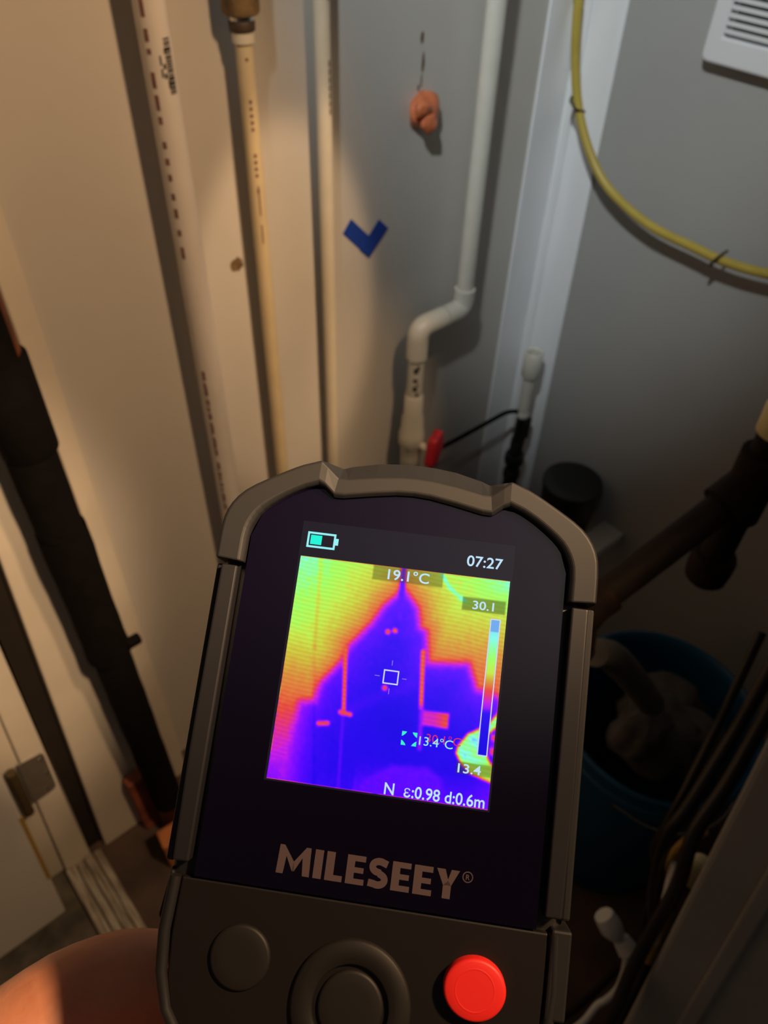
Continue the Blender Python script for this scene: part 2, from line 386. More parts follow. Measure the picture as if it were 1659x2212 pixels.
# orange putty blob plugging a hole
bm = bmesh.new()
def lump(bm, c, r, sx=1, sy=1, sz=1, amp=.25, f=60):
    ret = bmesh.ops.create_icosphere(bm, subdivisions=3, radius=1)
    for v_ in ret['verts']:
        d_ = v_.co.normalized(); k = 1 + amp*noise.noise(d_*1.6 + Vector(c)*f)
        v_.co = Vector(c) + Vector((d_.x*sx, d_.y*sy, d_.z*sz))*r*k
lump(bm, (-.275, -.006, .982), .0215, 1, .62, .95)
o = obj('putty_plug', bm, M['putty']); tag(o, 'lump of glossy orange putty plugging a hole in the wall', 'putty')
bm = bmesh.new(); lump(bm, (-.288, -.017, .989), .0105, 1.1, .8, .8, .3); lump(bm, (-.279, -.019, .974), .011, 1.0, .7, 1.0, .3)
obj('folded_lip', bm, M['putty'], o)

# ------------------------------------------------------------------ yellow hose with ties
hx_ = -.035
hpath = smooth_path([(-.03,-.012,2.3),(-.032,-.010,1.5),(hx_,-.012,1.10),(hx_,-.0135,1.064),(hx_,-.022,1.011),(hx_,-.040,.957),(hx_,-.067,.913),(hx_,-.101,.879),(hx_,-.141,.859),(hx_,-.193,.846),(hx_,-.256,.843),(hx_,-.296,.842),(hx_,-.355,.849),(hx_,-.50,.88)], 6)
t = thing('yellow_hose', 'yellow plastic hose bending along the right wall in a wide curve', 'hose', (hx_, -.10, .86))
obj('hose', tube(hpath, .0058, 16), M['hose'], t)
for c, dr in (((hx_, -.0405, .955), (0, .7, .55)), ((hx_, -.2905, .842), (0, .45, -.85))):
    c = Vector(c); dr = Vector(dr).normalized()
    ax = Vector((1, 0, 0)); pts = [c + dr*.0135 + ax*.004, c + dr*.007 - ax*.0085, c - ax*.0095, c - dr*.007 - ax*.0085, c - dr*.013 + ax*.004]
    obj('hose_tie', tube(smooth_path(pts, 4), .0019, 8), M['clip'], t, label='thin brown tie round the hose')

# ------------------------------------------------------------------ vent on the right wall
t = thing('exhaust_vent', 'white exhaust fan cover with dark slots, upper right on the wall', 'vent', (-.0, -.33, 1.03))
X0, X1 = -.020, -.004
def vb(y0, y1, z0, z1, x0=X0, x1=X1): return boxbm((x0, y0, z0), (x1, y1, z1))
ya, yb, za, zb_ = -.184, -.47, 1.034, 1.32
def rrect(ya, yb, za, zb_, r_):
    p = []
    for cy_, cz_, a0 in ((max(ya,yb)-r_, zb_-r_, 0), (min(ya,yb)+r_, zb_-r_, 90), (min(ya,yb)+r_, za+r_, 180), (max(ya,yb)-r_, za+r_, 270)):
        for k in range(6): an = math.radians(a0 + k*18); p.append((cy_ + r_*math.cos(an), cz_ + r_*math.sin(an)))
    return p
tfv = Matrix(((0,0,-1,0),(1,0,0,0),(0,1,0,0),(0,0,0,1)))
# cover ring
bm = bmesh.new(); outer = rrect(ya, yb, za, zb_, .008); inner = rrect(-.2035, -.45, 1.0605, 1.295, .0005)
n = len(outer)
fo = [bm.verts.new((X0, *p)) for p in outer]; fi = [bm.verts.new((X0, *p)) for p in inner]; bo = [bm.verts.new((-.0005, *p)) for p in outer]; bi = [bm.verts.new((-.0005, *p)) for p in inner]
for i in range(n):
    j = (i+1) % n
    bm.faces.new((fo[i], fo[j], fi[j], fi[i])); bm.faces.new((fo[i], bo[i], bo[j], fo[j])); bm.faces.new((fi[i], fi[j], bi[j], bi[i])); bm.faces.new((bo[i], bi[i], bi[j], bo[j]))
obj('cover', bm, M['vent'], t, smooth=False, bevel=.0025)
obj('backing', vb(-.2035, -.45, 1.0605, 1.295, -.004, -.0008), M['slotm'], t, smooth=False)
sm = None
for k in range(31):
    z = 1.0645 + k*.00745
    if sm is None:
        so = obj('slat', vb(-.2037, -.4498, z, z + .0040, X0 + .0004, X0 + .003), M['vent'], t, smooth=False); sm = so
    else:
        so = sm.copy(); COL.objects.link(so); so.parent = t; so.location = sm.location + Vector((0, 0, k*.00745))

# ------------------------------------------------------------------ corner standpipe and its fittings
sx, sy = -.054, -.062
t = thing('standpipe', 'short white open pipe in the corner rising from black fittings', 'pipe', (sx, sy, 0))
obj('coupling', lathe([(.0105,.004),(.0105,.046),(.0130,.048),(.0150,.046),(.0152,.004),(.0130,0),(.0112,-.002)], (sx, sy, .550)), M['drain'], t)
obj('pipe', vtube(sx, sy, .47, .575, .0098), M['drain'], t)
obj('bead', lathe([(.006,0),(.0108,.002),(.0118,.008),(.0098,.012)], (sx, sy, .468)), M['drain'], t)
for k in range(3):
    an = math.radians(200 + k*55)
    obj('prong', tube([(sx + .0128*math.cos(an), sy + .0128*math.sin(an), .425), (sx + .0128*math.cos(an), sy + .0128*math.sin(an), .466)], .0042, 10), M['black'], t)
obj('barb_fitting', lathe([(.006,.05),(.0095,.05),(.0100,.0),(.0115,-.002),(.0118,-.035),(.0165,-.036),(.0178,-.046),(.0168,-.056),(.0130,-.060),(.0122,-.072),(.0155,-.076),(.0158,-.088),(.0130,-.096),(.0125,-.36),(.006,-.36)], (sx, sy, .420)), M['black'], t)
o = obj('thin_tube', tube(smooth_path([(-.262,-.058,.484),(-.245,-.050,.486),(-.19,-.048,.483),(-.13,-.047,.481),(-.082,-.048,.481),(-.064,-.058,.481)], 6), .0038, 10), M['rubber'])
tag(o, 'thin dark tube running from the red valve to the corner fittings', 'tube')
t = thing('drain_pot', 'black plastic pot fixed low on the right wall beside the corner fittings', 'pot', (-.052, -.188, .31))
obj('pot', lathe([(0,.0),(.040,.0),(.044,.004),(.048,.084),(.050,.088),(.0500,.096),(.046,.098),(.020,.097),(0,.0965)], (-.052, -.188, .310)), M['black'], t)
obj('bracket', boxbm((-.075, -.283, .300), (-.0005, -.238, .322)), M['white'], t, smooth=False, bevel=.004, label='pale grey plastic bracket')

# ------------------------------------------------------------------ insulated pipe at the left
x, y = -.818, -.085
t = thing('insulated_pipe', 'thick pipe in black insulation standing in front of the cream door frame', 'pipe', (x, y, 0))
obj('pipe', vtube(x, y, 0.0, 2.39, .0203), M['copper'], t, label='dull copper pipe')
rnd = random.Random(5); prof = [(.018, 0)]; h = 0
while h < .405: prof.append((.0222 + rnd.uniform(-.0004, .0006), h)); h += .03
prof.append((.018, .41))
def half_sleeve(x, y, z0, prof, a0, a1):
    bm = bmesh.new(); rings = []
    for r_, h_ in prof: rings.append([bm.verts.new((x + r_*math.cos(math.radians(a0 + (a1-a0)*k/28)), y + r_*math.sin(math.radians(a0 + (a1-a0)*k/28)), z0 + h_)) for k in range(29)])
    for a_, b_ in zip(rings, rings[1:]):
        for k in range(28): bm.faces.new((a_[k], a_[k+1], b_[k+1], b_[k]))
    return bm
obj('insulation_sleeve', lathe(prof, (x - .001, y, .10)), M['rubber'], t)
prof = [(.0215, 0), (.0262, .002), (.0262, .01)] + [(.0248 + rnd.uniform(-.0006, .0008), .03 + k*.03) for k in range(6)] + [(.0246, .215)]
obj('insulation_sleeve', lathe(prof, (x - .002, y, .500)), M['rubber'], t)
prof = [(.0243 + rnd.uniform(-.0003, .0006), k*.03) for k in range(7)]
obj('insulation_sleeve', half_sleeve(x - .001, y, .715, prof, 75, 318), M['rubber'], t, label='black insulation split open on the right')
obj('insulation_sleeve', lathe([(.0215, 0), (.0250, .004), (.0252, .10), (.0215, .104)], (x - .001, y, .815)), M['rubber'], t)
prof = [(.0236, k*.05) for k in range(16)]
obj('insulation_sleeve', half_sleeve(x - .001, y, .90, prof, 70, 305), M['rubber'], t)
obj('clamp', boxbm((x + .016, y - .022, .510), (x + .034, y - .010, .522)), M['rubber'], t, smooth=False, bevel=.003)
# wood blocks at its foot
o = obj('wood_block', boxbm((-.862, -.062, 0), (-.822, -.042, .158)), M['brick'], smooth=False, bevel=.003); tag(o, 'dark red wood block standing upright behind the insulated pipe', 'block', 'wood blocks at the pipe foot')
o = obj('wood_block', prism([(-.862,-.142),(-.818,-.146),(-.812,-.114),(-.858,-.111)], 0, .082), M['brick2'], smooth=False, bevel=.003); tag(o, 'orange brown wood block lying at the foot of the insulated pipe', 'block', 'wood blocks at the pipe foot')

# ------------------------------------------------------------------ dark iron pipe with tee at the right
T = Vector((-.405, -.545, .866)); E_ = Vector((-.540, -.516, .796)); 
t = thing('iron_pipe', 'dark iron pipe with tee and capped stub slanting down at the right', 'pipe', tuple(T))
dirp = (E_ - T).normalized()
obj('pipe', tube([T + dirp*.01, E_], .0132, 20), M['iron'], t)
obj('tee', tube([T - dirp*.030, T - dirp*.029, T + dirp*.030, T + dirp*.031], [.015, .0185, .0185, .015], 20, tube([T + Vector((0,0,.034)), T + Vector((0,0,.033)), T - Vector((0,0,.032)), T - Vector((0,0,.033))], [.015, .0180, .0180, .015], 20)), M['iron2'], t)
stub = Vector((.000, 0, -1))
obj('stub', tube([T + stub*.02, T + stub*.094], .0134, 20), M['iron'], t)
obj('cap', lathe([(0,-.022),(.012,-.021),(.0185,-.014),(.0195,-.004),(.0195,.010),(.0175,.015),(.0130,.016)], tuple(T + stub*.098), (0,0,1), 20), M['iron2'], t, label='rounded iron cap')
obj('pipe', tube([T + Vector((.0,0,.03)), T + Vector((.0,0,.055))], .0125, 20), M['iron'], t)
obj('plug', lathe([(.0125,0),(.0150,.002),(.0155,.024),(.012,.030),(0,.031)], tuple(T + Vector((0,0,.052)))), M['cream'], t, label='cream plastic plug')
obj('elbow', tube([E_ - dirp*.012, E_ + dirp*.006, E_ + dirp*.016 + Vector((0,0,-.012)), E_ + dirp*.018 + Vector((0.002,-.004,-.034))], [.0165, .0165, .0165, .0165], 18), M['iron2'], t)
obj('coupling', tube([E_ + dirp*.018 + Vector((0.002,-.004,-.034)), E_ + dirp*.016 + Vector((.008,-.006,-.052))], .0135, 18), M['black'], t)

# ------------------------------------------------------------------ bucket with hose and rag
bx, by = -.275, -.535
t = thing('bucket', 'blue plastic bucket on the floor under the iron pipe', 'bucket', (bx, by, 0))
prof = [(0,.002),(.112,.0),(.115,.004),(.128,.31),(.133,.312),(.133,.330),(.130,.332),(.1295,.352),(.1345,.354),(.1345,.362),(.130,.364),(.126,.360),(.124,.34),(.111,.010),(0,.008)]
obj('pail', lathe(prof, (bx, by, 0), seg=48), M['bucket'], t)
obj('handle', tube(smooth_path([(bx + .134*math.cos(a), by + .134*math.sin(a), .318 - .05*math.sin(max(0, (a - 3.4))/3.14*3.14)) for a in [3.4 + k*.35 for k in range(10)]], 3), .0025, 8), M['steel'], t)
o = obj('drain_hose', tube(smooth_path([(-.523,-.523,.716),(-.500,-.522,.692),(-.470,-.520,.655),(-.440,-.524,.612),(-.412,-.531,.568),(-.392,-.538,.535),(-.372,-.545,.50)], 6), [.0125 + .0035*min(1, k/14) for k in range(37)], 18), M['ghose'])
tag(o, 'grey drain hose sloping down from the iron pipe into the bucket', 'hose')
bm = bmesh.new()
for c, r_, sx_, sy_, sz_ in (((-.325,-.552,.385), .052, 1.0, .9, .75), ((-.285,-.575,.355), .055, 1, 1, .7), ((-.262,-.530,.34), .055, 1, 1, .8), ((-.36,-.55,.425), .034, 1.2, .8, 1.0)):
    lump(bm, c, r_, sx_, sy_, sz_, .5, 37)
o = obj('rag', bm, M['rag']); tag(o, 'crumpled grey rag bundled round the hose in the bucket', 'rag')

# ------------------------------------------------------------------ leaning grey panel and cables at lower right
P1 = Vector((-.5425, -.649, 1.0)); P2 = Vector((-.7018, -.780, .0))
dv = Vector((.22, -.975, 0)); nv = Vector((.975, .22, 0))
t = thing('leaning_panel', 'large dull grey sheet metal panel leaning at the lower right', 'panel', tuple(P2))
bm = bmesh.new()
def slab(bm, u0, u1, th0, th1):
    vs = [bm.verts.new(p + dv*u_ + nv*h_) for p in (P2, P1) for u_, h_ in ((u0, th0), (u1, th0), (u1, th1), (u0, th1))]
    for f_ in ((3,2,1,0),(4,5,6,7),(0,1,5,4),(1,2,6,5),(2,3,7,6),(3,0,4,7)): bm.faces.new([vs[i] for i in f_])
    return bm
obj('sheet', slab(bm, 0, .62, 0, .018), M['panel'], t, smooth=False, bevel=.004)
for u0 in (.035, .11):
    obj('rib', slab(bmesh.new(), u0, u0 + .014, -.004, .001), M['panel'], t, smooth=False, bevel=.003)
obj('foot', boxbm((-.715, -.84, 0.0), (-.655, -.78, .004)), M['iron'], t, smooth=False)

def cable(name, pts, r_, m, label, cat='cable', group=None, seg=12):
    o = obj(name, tube(smooth_path(pts, 6), r_, seg), M[m]); tag(o, label, cat, group); return o
g = 'dark cables beside the leaning panel'
cable('cable', [(-.40,-.62,.80),(-.436,-.632,.777),(-.494,-.645,.729),(-.543,-.654,.661),(-.559,-.655,.622),(-.566,-.670,.555),(-.570,-.690,.500),(-.580,-.706,.450),(-.61,-.715,.41),(-.65,-.720,.36),(-.68,-.69,.2),(-.66,-.655,.012)], .0058, 'cable', 'thick dark cable looping outermost beside the grey panel, shiny on top', group=g)
cable('cable', [(-.43,-.64,.80),(-.465,-.650,.773),(-.526,-.665,.706),(-.560,-.670,.660),(-.580,-.684,.615),(-.606,-.692,.562),(-.628,-.700,.52),(-.665,-.715,.455),(-.69,-.715,.3),(-.685,-.715,.01)], .0062, 'cable', 'thick dark cable closest to the edge of the grey panel', group=g)
cable('cable', [(-.41,-.610,.74),(-.47,-.628,.69),(-.52,-.642,.645),(-.540,-.648,.60),(-.545,-.652,.56),(-.535,-.668,.51),(-.545,-.678,.46),(-.560,-.690,.40),(-.60,-.68,.2),(-.60,-.64,.008)], .0042, 'cable', 'thinner dark cable threaded between the two thick ones', group=g)
cable('wire', [(-.530,-.672,.625),(-.536,-.669,.610),(-.545,-.667,.594),(-.553,-.671,.579),(-.560,-.680,.566),(-.568,-.689,.550),(-.582,-.696,.520),(-.594,-.703,.49)], .0050, 'ywire', 'ochre yellow wire curling out of the dark cables', 'wire')
cable('wire', [(-.558,-.673,.598),(-.567,-.678,.586),(-.576,-.684,.575),(-.588,-.690,.558),(-.60,-.697,.54)], .0045, 'white', 'short white wire showing between the dark cables', 'wire')
o = obj('wire_nut', lathe([(0,0),(.008,0),(.0125,.012),(.0115,.024),(.007,.030),(0,.031)], (-.536,-.690,.552), (.3,.15,.9)), M['cream']); tag(o, 'cream plastic wire cap poking out behind the dark cables', 'connector')
t = thing('white_connector', 'small white plastic connector hanging on a string by the cables', 'connector', (-.588,-.669,.465))
obj('shell', tube(smooth_path([(-.589,-.652,.479),(-.588,-.662,.470),(-.5865,-.672,.462)], 3), [.0095,.0105,.011,.0115,.011,.0095,.008], 10), M['white'], t)
obj('plug', tube([(-.586,-.676,.461),(-.586,-.6865,.454)], [.0085,.0105], 10), M['white'], t)
obj('string', tube(smooth_path([(-.587,-.686,.454),(-.590,-.690,.446),(-.594,-.696,.427),(-.601,-.701,.404),(-.611,-.700,.386),(-.620,-.697,.378),(-.64,-.697,.366),(-.66,-.69,.33)], 5), .0036, 8), M['white'], t)

# ------------------------------------------------------------------ hand held thermal camera
# device frame: x across the screen, y up the screen, z out of the screen towards the viewer, in millimetres / 1000
DM = Matrix(((.66515, .62720, -.40521, -.85756), (-.74670, .55582, -.36538, -.61644), (-.00394, .54560, .83803, 1.16038), (0, 0, 0, 1)))
dev = thing('thermal_camera', 'black hand held thermal camera showing a colourful heat picture of the corner', 'camera', mw=DM)
mm = Matrix.Scale(.001, 4)
def dobj(name, bm, m, parent=dev, **k):
    bmesh.ops.transform(bm, matrix=mm, verts=bm.verts)
    if 'bevel' in k: k['bevel'] *= .001
    return obj(name, bm, M[m] if isinstance(m, str) else m, parent, world_coords=False, **k)
def mirror(pts): return [(-x, y) for x, y in pts[::-1]]
# housing
half = [(29.5,-90.5),(33.8,-85),(36.8,-79.5),(38.0,-74),(38.0,-66),(37.6,-40),(38.0,4),(34.5,11),(27.5,16),(14,18),(0,18.6)]
dobj('housing', prism(half + mirror(half[:-1]), -25, -2.2), 'body', bevel=2.0, seg=3)
# front window under the bumper
half = [(32.6,-63.8),(32.6,3),(30.5,9),(24,14),(10,15.6)]
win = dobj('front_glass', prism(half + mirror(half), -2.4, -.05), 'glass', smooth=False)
# rubber bumper over the top, with a lowered middle between two shoulders
st = [ # inner x,y | front outer x,y | outer x,y | front z
 ((33.0,-3.0),(38.7,-2.6),(39.2,-2.6),2.4), ((33.0,1.5),(38.7,2.4),(39.2,2.4),2.4), ((32.5,4.9),(38.0,7.6),(38.5,7.8),2.4), ((30.5,8.4),(34.9,12.1),(35.2,12.5),2.4),
 ((26.4,11.8),(28.6,16.2),(28.8,16.7),2.4), ((22.5,14.1),(23.6,18.9),(23.7,19.4),2.4), ((19.9,15.1),(19.8,20.3),(19.8,20.8),2.4), ((18.6,14.6),(18.4,19.2),(18.4,20.5),2.2),
 ((16.5,12.9),(15.9,17.2),(15.9,20.6),1.6), ((14.5,12.95),(14.0,17.2),(14.0,21.3),1.6), ((8.5,14.1),(8.4,18.2),(8.4,22.6),1.6), ((3.5,14.9),(3.5,18.8),(3.5,23.1),1.6), ((0,15.1),(0,18.95),(0,23.2),1.6)]
def densify(st):
    out = []
    for i in range(len(st) - 1):
        out.append(st[i])
        if 1 <= i <= 4:
            for k in (1/3, 2/3):
                def cr(sel):
                    p0, p1, p2, p3 = (Vector(st[max(0, min(len(st)-1, i+d_))][sel]) for d_ in (-1, 0, 1, 2))
                    v_ = 0.5*((2*p1) + (-p0+p2)*k + (2*p0-5*p1+4*p2-p3)*k*k + (-p0+3*p1-3*p2+p3)*k**3); return (v_.x, v_.y)
                out.append((cr(0), cr(1), cr(2), st[i][3]))
    out.append(st[-1]); return out
st = densify(st)
st = st + [tuple((-p[0], p[1]) if isinstance(p, tuple) else p for p in s_) for s_ in st[-2::-1]]
bm = bmesh.new(); rows = []
for (ix, iy), (fx, fy), (ox, oy), fz in st:
    mid = abs(ix) < 17.5
    rows.append([bm.verts.new(p) for p in ((ix, iy, -2.2), (ix, iy, fz - .9), (ix + (fx-ix)*.14, iy + (fy-iy)*.14, fz), (ix + (fx-ix)*.93, iy + (fy-iy)*.93, fz), (fx, fy, fz - .7), (ox, oy, -4.5 if mid else -1.0), (ox, oy, -24), (ox*.93, oy*.93 - 1, -27), (ix, iy, -27))])
for a_, b_ in zip(rows, rows[1:]):
    for k in range(9): bm.faces.new((a_[k], a_[(k+1) % 9], b_[(k+1) % 9], b_[k]))
bm.faces.new(rows[0][::-1]); bm.faces.new(rows[-1])
dobj('bumper', bm, 'bumper', smooth=False, bevel=.35, seg=2, label='grey black rubber bumper')
# side rails
for s_ in (1, -1):
    p = [(s_*33.7,-61.2),(s_*36.9,-61.2),(s_*37.4,-40),(s_*37.4,-3.8),(s_*34.0,-3.8)]
    dobj('side_rail', prism(p, -2.2, 1.5), 'rail', smooth=False, bevel=.45, seg=3)
    p = [(s_*37.2,-62),(s_*38.9,-62),(s_*39.1,-3.5),(s_*37.2,-3.5)]
    dobj('side_strip', prism(p, -22, -1.2), 'bumper', smooth=False, bevel=.5)
# lower front with controls
half = [(22.5,-112),(25,-100),(29,-92.5),(33.0,-87.5),(34.6,-82),(35.2,-74),(35.0,-64.2)]
dobj('control_panel', prism(half + mirror(half), -2.4, -.5), 'ctrl', smooth=False, bevel=.4)
lip = [(36.2,-64.2),(36.6,-74),(35.9,-81),(33.9,-87.2),(29.6,-93),(25.8,-100),(23.6,-112)]
for s_ in (1, -1):
    dobj('edge_lip', tube([(s_*x, y, -.6) for x, y in lip], 1.15, 12), 'bumper')
    dobj('grip_pad', prism([(s_*35.2,-78.6),(s_*39.0,-78.6),(s_*39.2,-63.2),(s_*35.4,-63.2)], -18, .4) if s_ > 0 else prism([(-38.6,-72),(-37.2,-74),(-36.8,-64),(-37.6,-63)], -18, -1.5), 'bumper', smooth=False, bevel=.5)
def cap(name, x, y, r_, h, m, ry=1.0, **k):
    bm = lathe([(r_*1.0, -1.0), (r_, h - .5), (r_*.97, h - .15), (r_*.9, h), (r_*.6, h + .06), (0, h + .08)], (0, 0, 0), seg=48)
    bmesh.ops.transform(bm, matrix=Matrix.Translation((x, y, -.4)) @ Matrix.Diagonal((1, ry, 1, 1)), verts=bm.verts)
    return dobj(name, bm, m, **k)
def ringpart(name, x, y, r0, r1, h, m, ry=1.0):
    bm = lathe([(r0, -.5), (r0, h - .3), (r0 + .3, h), (r1 - .5, h), (r1, h - .5), (r1, -1.0)], (0, 0, 0), seg=56)
    bmesh.ops.transform(bm, matrix=Matrix.Translation((x, y, -.4)) @ Matrix.Diagonal((1, ry, 1, 1)), verts=bm.verts)
    return dobj(name, bm, m)
cap('round_button', -21.4, -76.5, 5.75, .7, 'button', label='black round button')
ringpart('navigation_ring', 0.2, -81.8, 7.0, 11.2, .9, 'button', 1.04)
cap('centre_button', 0.2, -81.8, 6.1, .6, 'button', 1.04)
rb = cap('round_button', 22.3, -75.0, 5.7, 2.2, 'redb', .92, label='bright red round button')
bm = lathe([(3.2, 0), (3.4, .12), (3.7, .12), (3.9, 0)], (22.3, -75.0, 1.75), seg=40)
dobj('button_ridge', bm, 'redb', rb)
# handle, battery butt and lens at the back
def rr(x, y, z, hx_, hz_, n=28):
    out = []
    for k in range(n):
        a_ = 2*math.pi*k/n; ca, sa = math.cos(a_), math.sin(a_)
        out.append(Vector((x + hx_*math.copysign(abs(ca)**.6, ca), y, z + hz_*math.copysign(abs(sa)**.6, sa))))
    return out
bm = bmesh.new(); rows = []
for y, z, hx_, hz_ in ((-84,-14,27,9.5),(-92,-15,25.5,12),(-102,-17.5,23,14.5),(-115,-20,20.5,16.5),(-140,-22,19.5,17),(-165,-23.5,20.5,17.5),(-185,-25,22,19),(-192,-26,22,19)):
    rows.append([bm.verts.new(p) for p in rr(0, y, z, hx_, hz_)])
for a_, b_ in zip(rows, rows[1:]):
    for k in range(28): bm.faces.new((a_[k], a_[(k+1) % 28], b_[(k+1) % 28], b_[k]))
bm.faces.new(rows[0]); bm.faces.new(rows[-1][::-1])
dobj('handle', bm, 'body')
dobj('lens_barrel', lathe([(0,0),(17,0),(18,-2),(18,-22),(16,-26),(11,-26),(10,-22),(0,-22)], (0,-18,-25), seg=40), 'body')

# ---- the screen: a flat printed picture (emission only comes from the display)
PAL = [(0,(18,0,225)),(.12,(40,0,240)),(.24,(88,0,255)),(.34,(140,8,252)),(.43,(200,28,225)),(.50,(226,48,130)),(.56,(228,72,62)),(.63,(226,110,60)),(.71,(214,150,60)),(.79,(205,196,62)),(.86,(196,232,76)),(.91,(160,255,98)),(.95,(140,255,170)),(.98,(130,250,235)),(1.0,(120,200,255))]
PX = np.array([p[0] for p in PAL]); PC = np.array([p[1] for p in PAL], float)
NX, NY = 216, 222; SW, SH = 43.2, 44.25
gx, gy = np.meshgrid(np.linspace(0, SW, NX), np.linspace(0, -SH, NY))
def poly_sd(P):
    P = np.array(P, float); d2 = np.full(gx.shape, 1e9); ins = np.zeros(gx.shape, bool)
    for i in range(len(P)):
        a_, b_ = P[i], P[(i+1) % len(P)]; e = b_ - a_
        t_ = np.clip(((gx-a_[0])*e[0] + (gy-a_[1])*e[1])/(e@e), 0, 1)
        d2 = np.minimum(d2, (gx-a_[0]-t_*e[0])**2 + (gy-a_[1]-t_*e[1])**2)
        c_ = ((a_[1] > gy) != (b_[1] > gy)) & (gx < (b_[0]-a_[0])*(gy-a_[1])/(b_[1]-a_[1] + 1e-9) + a_[0])
        ins ^= c_
    return np.where(ins, -1, 1)*np.sqrt(d2)
def seg_d(a_, b_):
    a_ = np.array(a_, float); e = np.array(b_, float) - a_
    t_ = np.clip(((gx-a_[0])*e[0] + (gy-a_[1])*e[1])/(e@e), 0, 1)
    return np.sqrt((gx-a_[0]-t_*e[0])**2 + (gy-a_[1]-t_*e[1])**2)
def ss(d_, w): return np.clip(.5 - d_/w, 0, 1)
rng = np.random.RandomState(3)
def blur(a_, n=3):
    for _ in range(n):
        a_ = (a_ + np.roll(a_, 1, 0) + np.roll(a_, -1, 0))/3; a_ = (a_ + np.roll(a_, 1, 1) + np.roll(a_, -1, 1))/3
    return a_
cold = [(21.8,-4.4),(21.1,-5.5),(18.7,-8.1),(16.6,-12),(14.4,-14.9),(12.7,-17),(11.5,-20.4),(9.3,-23.3),(7.9,-25.1),(7.2,-28.5),(4.2,-29.0),(3.6,-33),(3.0,-39.5),(2.8,-50),(50,-50),(50,-24.2),(43.9,-23.4),(41.9,-22.5),(38.7,-22.2),(36.6,-17.6),(28.6,-18.4),(28.1,-15.8),(27.4,-12.2),(26.1,-11.7),(25.2,-7.9),(22.7,-5.1)]
sd = poly_sd(cold)
warm = .55 + .37*(1 - np.exp(-np.maximum(sd, 0)/4.6))
lv = np.interp(-gy, [0,8,14,20,27,33,38,44.3], [.915,.89,.85,.74,.60,.48,.40,.28]); rv = np.interp(-gy, [0,6,12,17,22,26], [.90,.85,.74,.65,.58,.47])
warm = np.minimum(warm, np.where(gx < 13, lv + .04, np.where(gx > 25, rv + .02, 1)))
warm += .05*np.clip((9 - np.hypot(gx, gy))/9, 0, 1) + .05*np.clip((7 - np.hypot(gx - SW, gy))/7, 0, 1)
coldv = .30 - .21*(1 - np.exp(np.minimum(sd, 0)/4.5))
coldv += .09*np.clip((9.5 - gx)/5, 0, 1) + .10*np.clip((-gy - 38)/6, 0, 1)*(gx > 17) + .05*np.clip((gx-38)/4, 0, 1)
m_ = ss(sd, 2.2); T_ = warm*(1 - m_) + coldv*m_
T_ += .10*np.exp(-(sd - 0.2)**2/.8)*0
darkz = np.exp(-((gx-24)/6)**2 - ((gy+31)/5)**2)*.05; T_ -= darkz
def put(d_, w, val): 
    global T_
    k = ss(d_, w); T_ = T_*(1-k) + val*k
k = np.exp(-(seg_d((4.3,0),(5.6,-18)))**2/.12); T_ -= .07*k
k = np.exp(-(seg_d((5.6,-18),(9.4,-44)))**2/.10); T_ -= .05*k
put(seg_d((21.5,0),(21.9,-10.4)) - .55, .6, .24)
put(seg_d((11.9,-17.5),(13.2,-29.5)) - .42, .4, .60)
put(seg_d((13.2,-30.5),(14.2,-44)) - .25, .5, .26)
put(seg_d((27.4,-16.2),(28.3,-27)) - .45, .4, .61)
put(seg_d((28.4,-27),(28.9,-34.7)) - .4, .8, .38)
for x_, y_, r_, v_ in ((19.9,-13.2,.55,.6),(21.3,-12.8,.55,.6),(20.7,-24.2,.6,.57)): put(np.hypot(gx-x_, gy-y_) - r_, .5, v_)
put(seg_d((12.6,-30.0),(14.6,-30.2)) - .5, .4, .56); put(seg_d((8.6,-32.7),(10.4,-32.4)) - .5, .4, .54)
k = ss(seg_d((14.4,-29.2),(25.9,-23)) - .8, 2.0); T_ += .06*k*(T_ < .3)
put(np.maximum(np.abs(gx-31.4) - 2.6, np.abs(gy+28.9) - 1.5), .5, .45 + .10*np.clip((gx-31)/2, 0, 1))
put(poly_sd([(18,-45),(19,-42),(24,-38.5),(31,-38),(34,-40),(35,-45)]), 1.2, .25)
put(seg_d((29.4,-.3),(31.3,-2.9)) - .42, .35, .975); put(seg_d((31.3,-2.9),(34.6,-5.2)) - .42, .35, .97)
hand_sd = poly_sd([(44.5,-24.5),(42,-28),(40.7,-29.1),(38,-30.7),(36.3,-33.1),(36,-34.7),(37,-36.3),(39.1,-38.1),(44.6,-39.6),(44.5,-36.6),(42.8,-35.6),(41.6,-33.5),(41.7,-30.5),(43.6,-28.6)])
put(hand_sd, .7, .955 + .025*np.sin(gx*1.1 + gy*1.7) - .10*ss(gy + 36.2, 1.0)*(1) )
put(np.maximum(np.abs(gx-43.0) - .6, np.abs(gy+32.3) - 2.2), .5, .40 + .14*np.sin(gy*2.4))
T_ = blur(T_, 1) + .006*np.sin((gy*.98 + gx*.10)*7.6 + np.sin(gx*.5)*.8)*(T_ > .4) + .003*np.sin((gy + gx*.05)*11)*(T_ <= .4)
T_ = np.clip(T_ + blur(rng.randn(*T_.shape), 2)*.03, 0, 1)
RGB = np.stack([np.interp(T_, PX, PC[:, c]) for c in range(3)], -1)
RGB *= (1 + .03*np.sin((gy*.98 + gx*.10)*7.6 + .8 + np.sin(gx*.5)*.8)*(T_ > .4))[..., None]
def blend(mask, col, a_):
    global RGB
    k = (mask*a_)[..., None]; RGB = RGB*(1-k) + np.array(col, float)*k
def rbox(x0, x1, y0, y1): return np.maximum(np.abs(gx - (x0+x1)/2) - (x1-x0)/2, np.abs(gy - (y0+y1)/2) - (y1-y0)/2)
blend(ss(rbox(15.3,29.7,-3.0,0), .25), (70,70,20), .42)
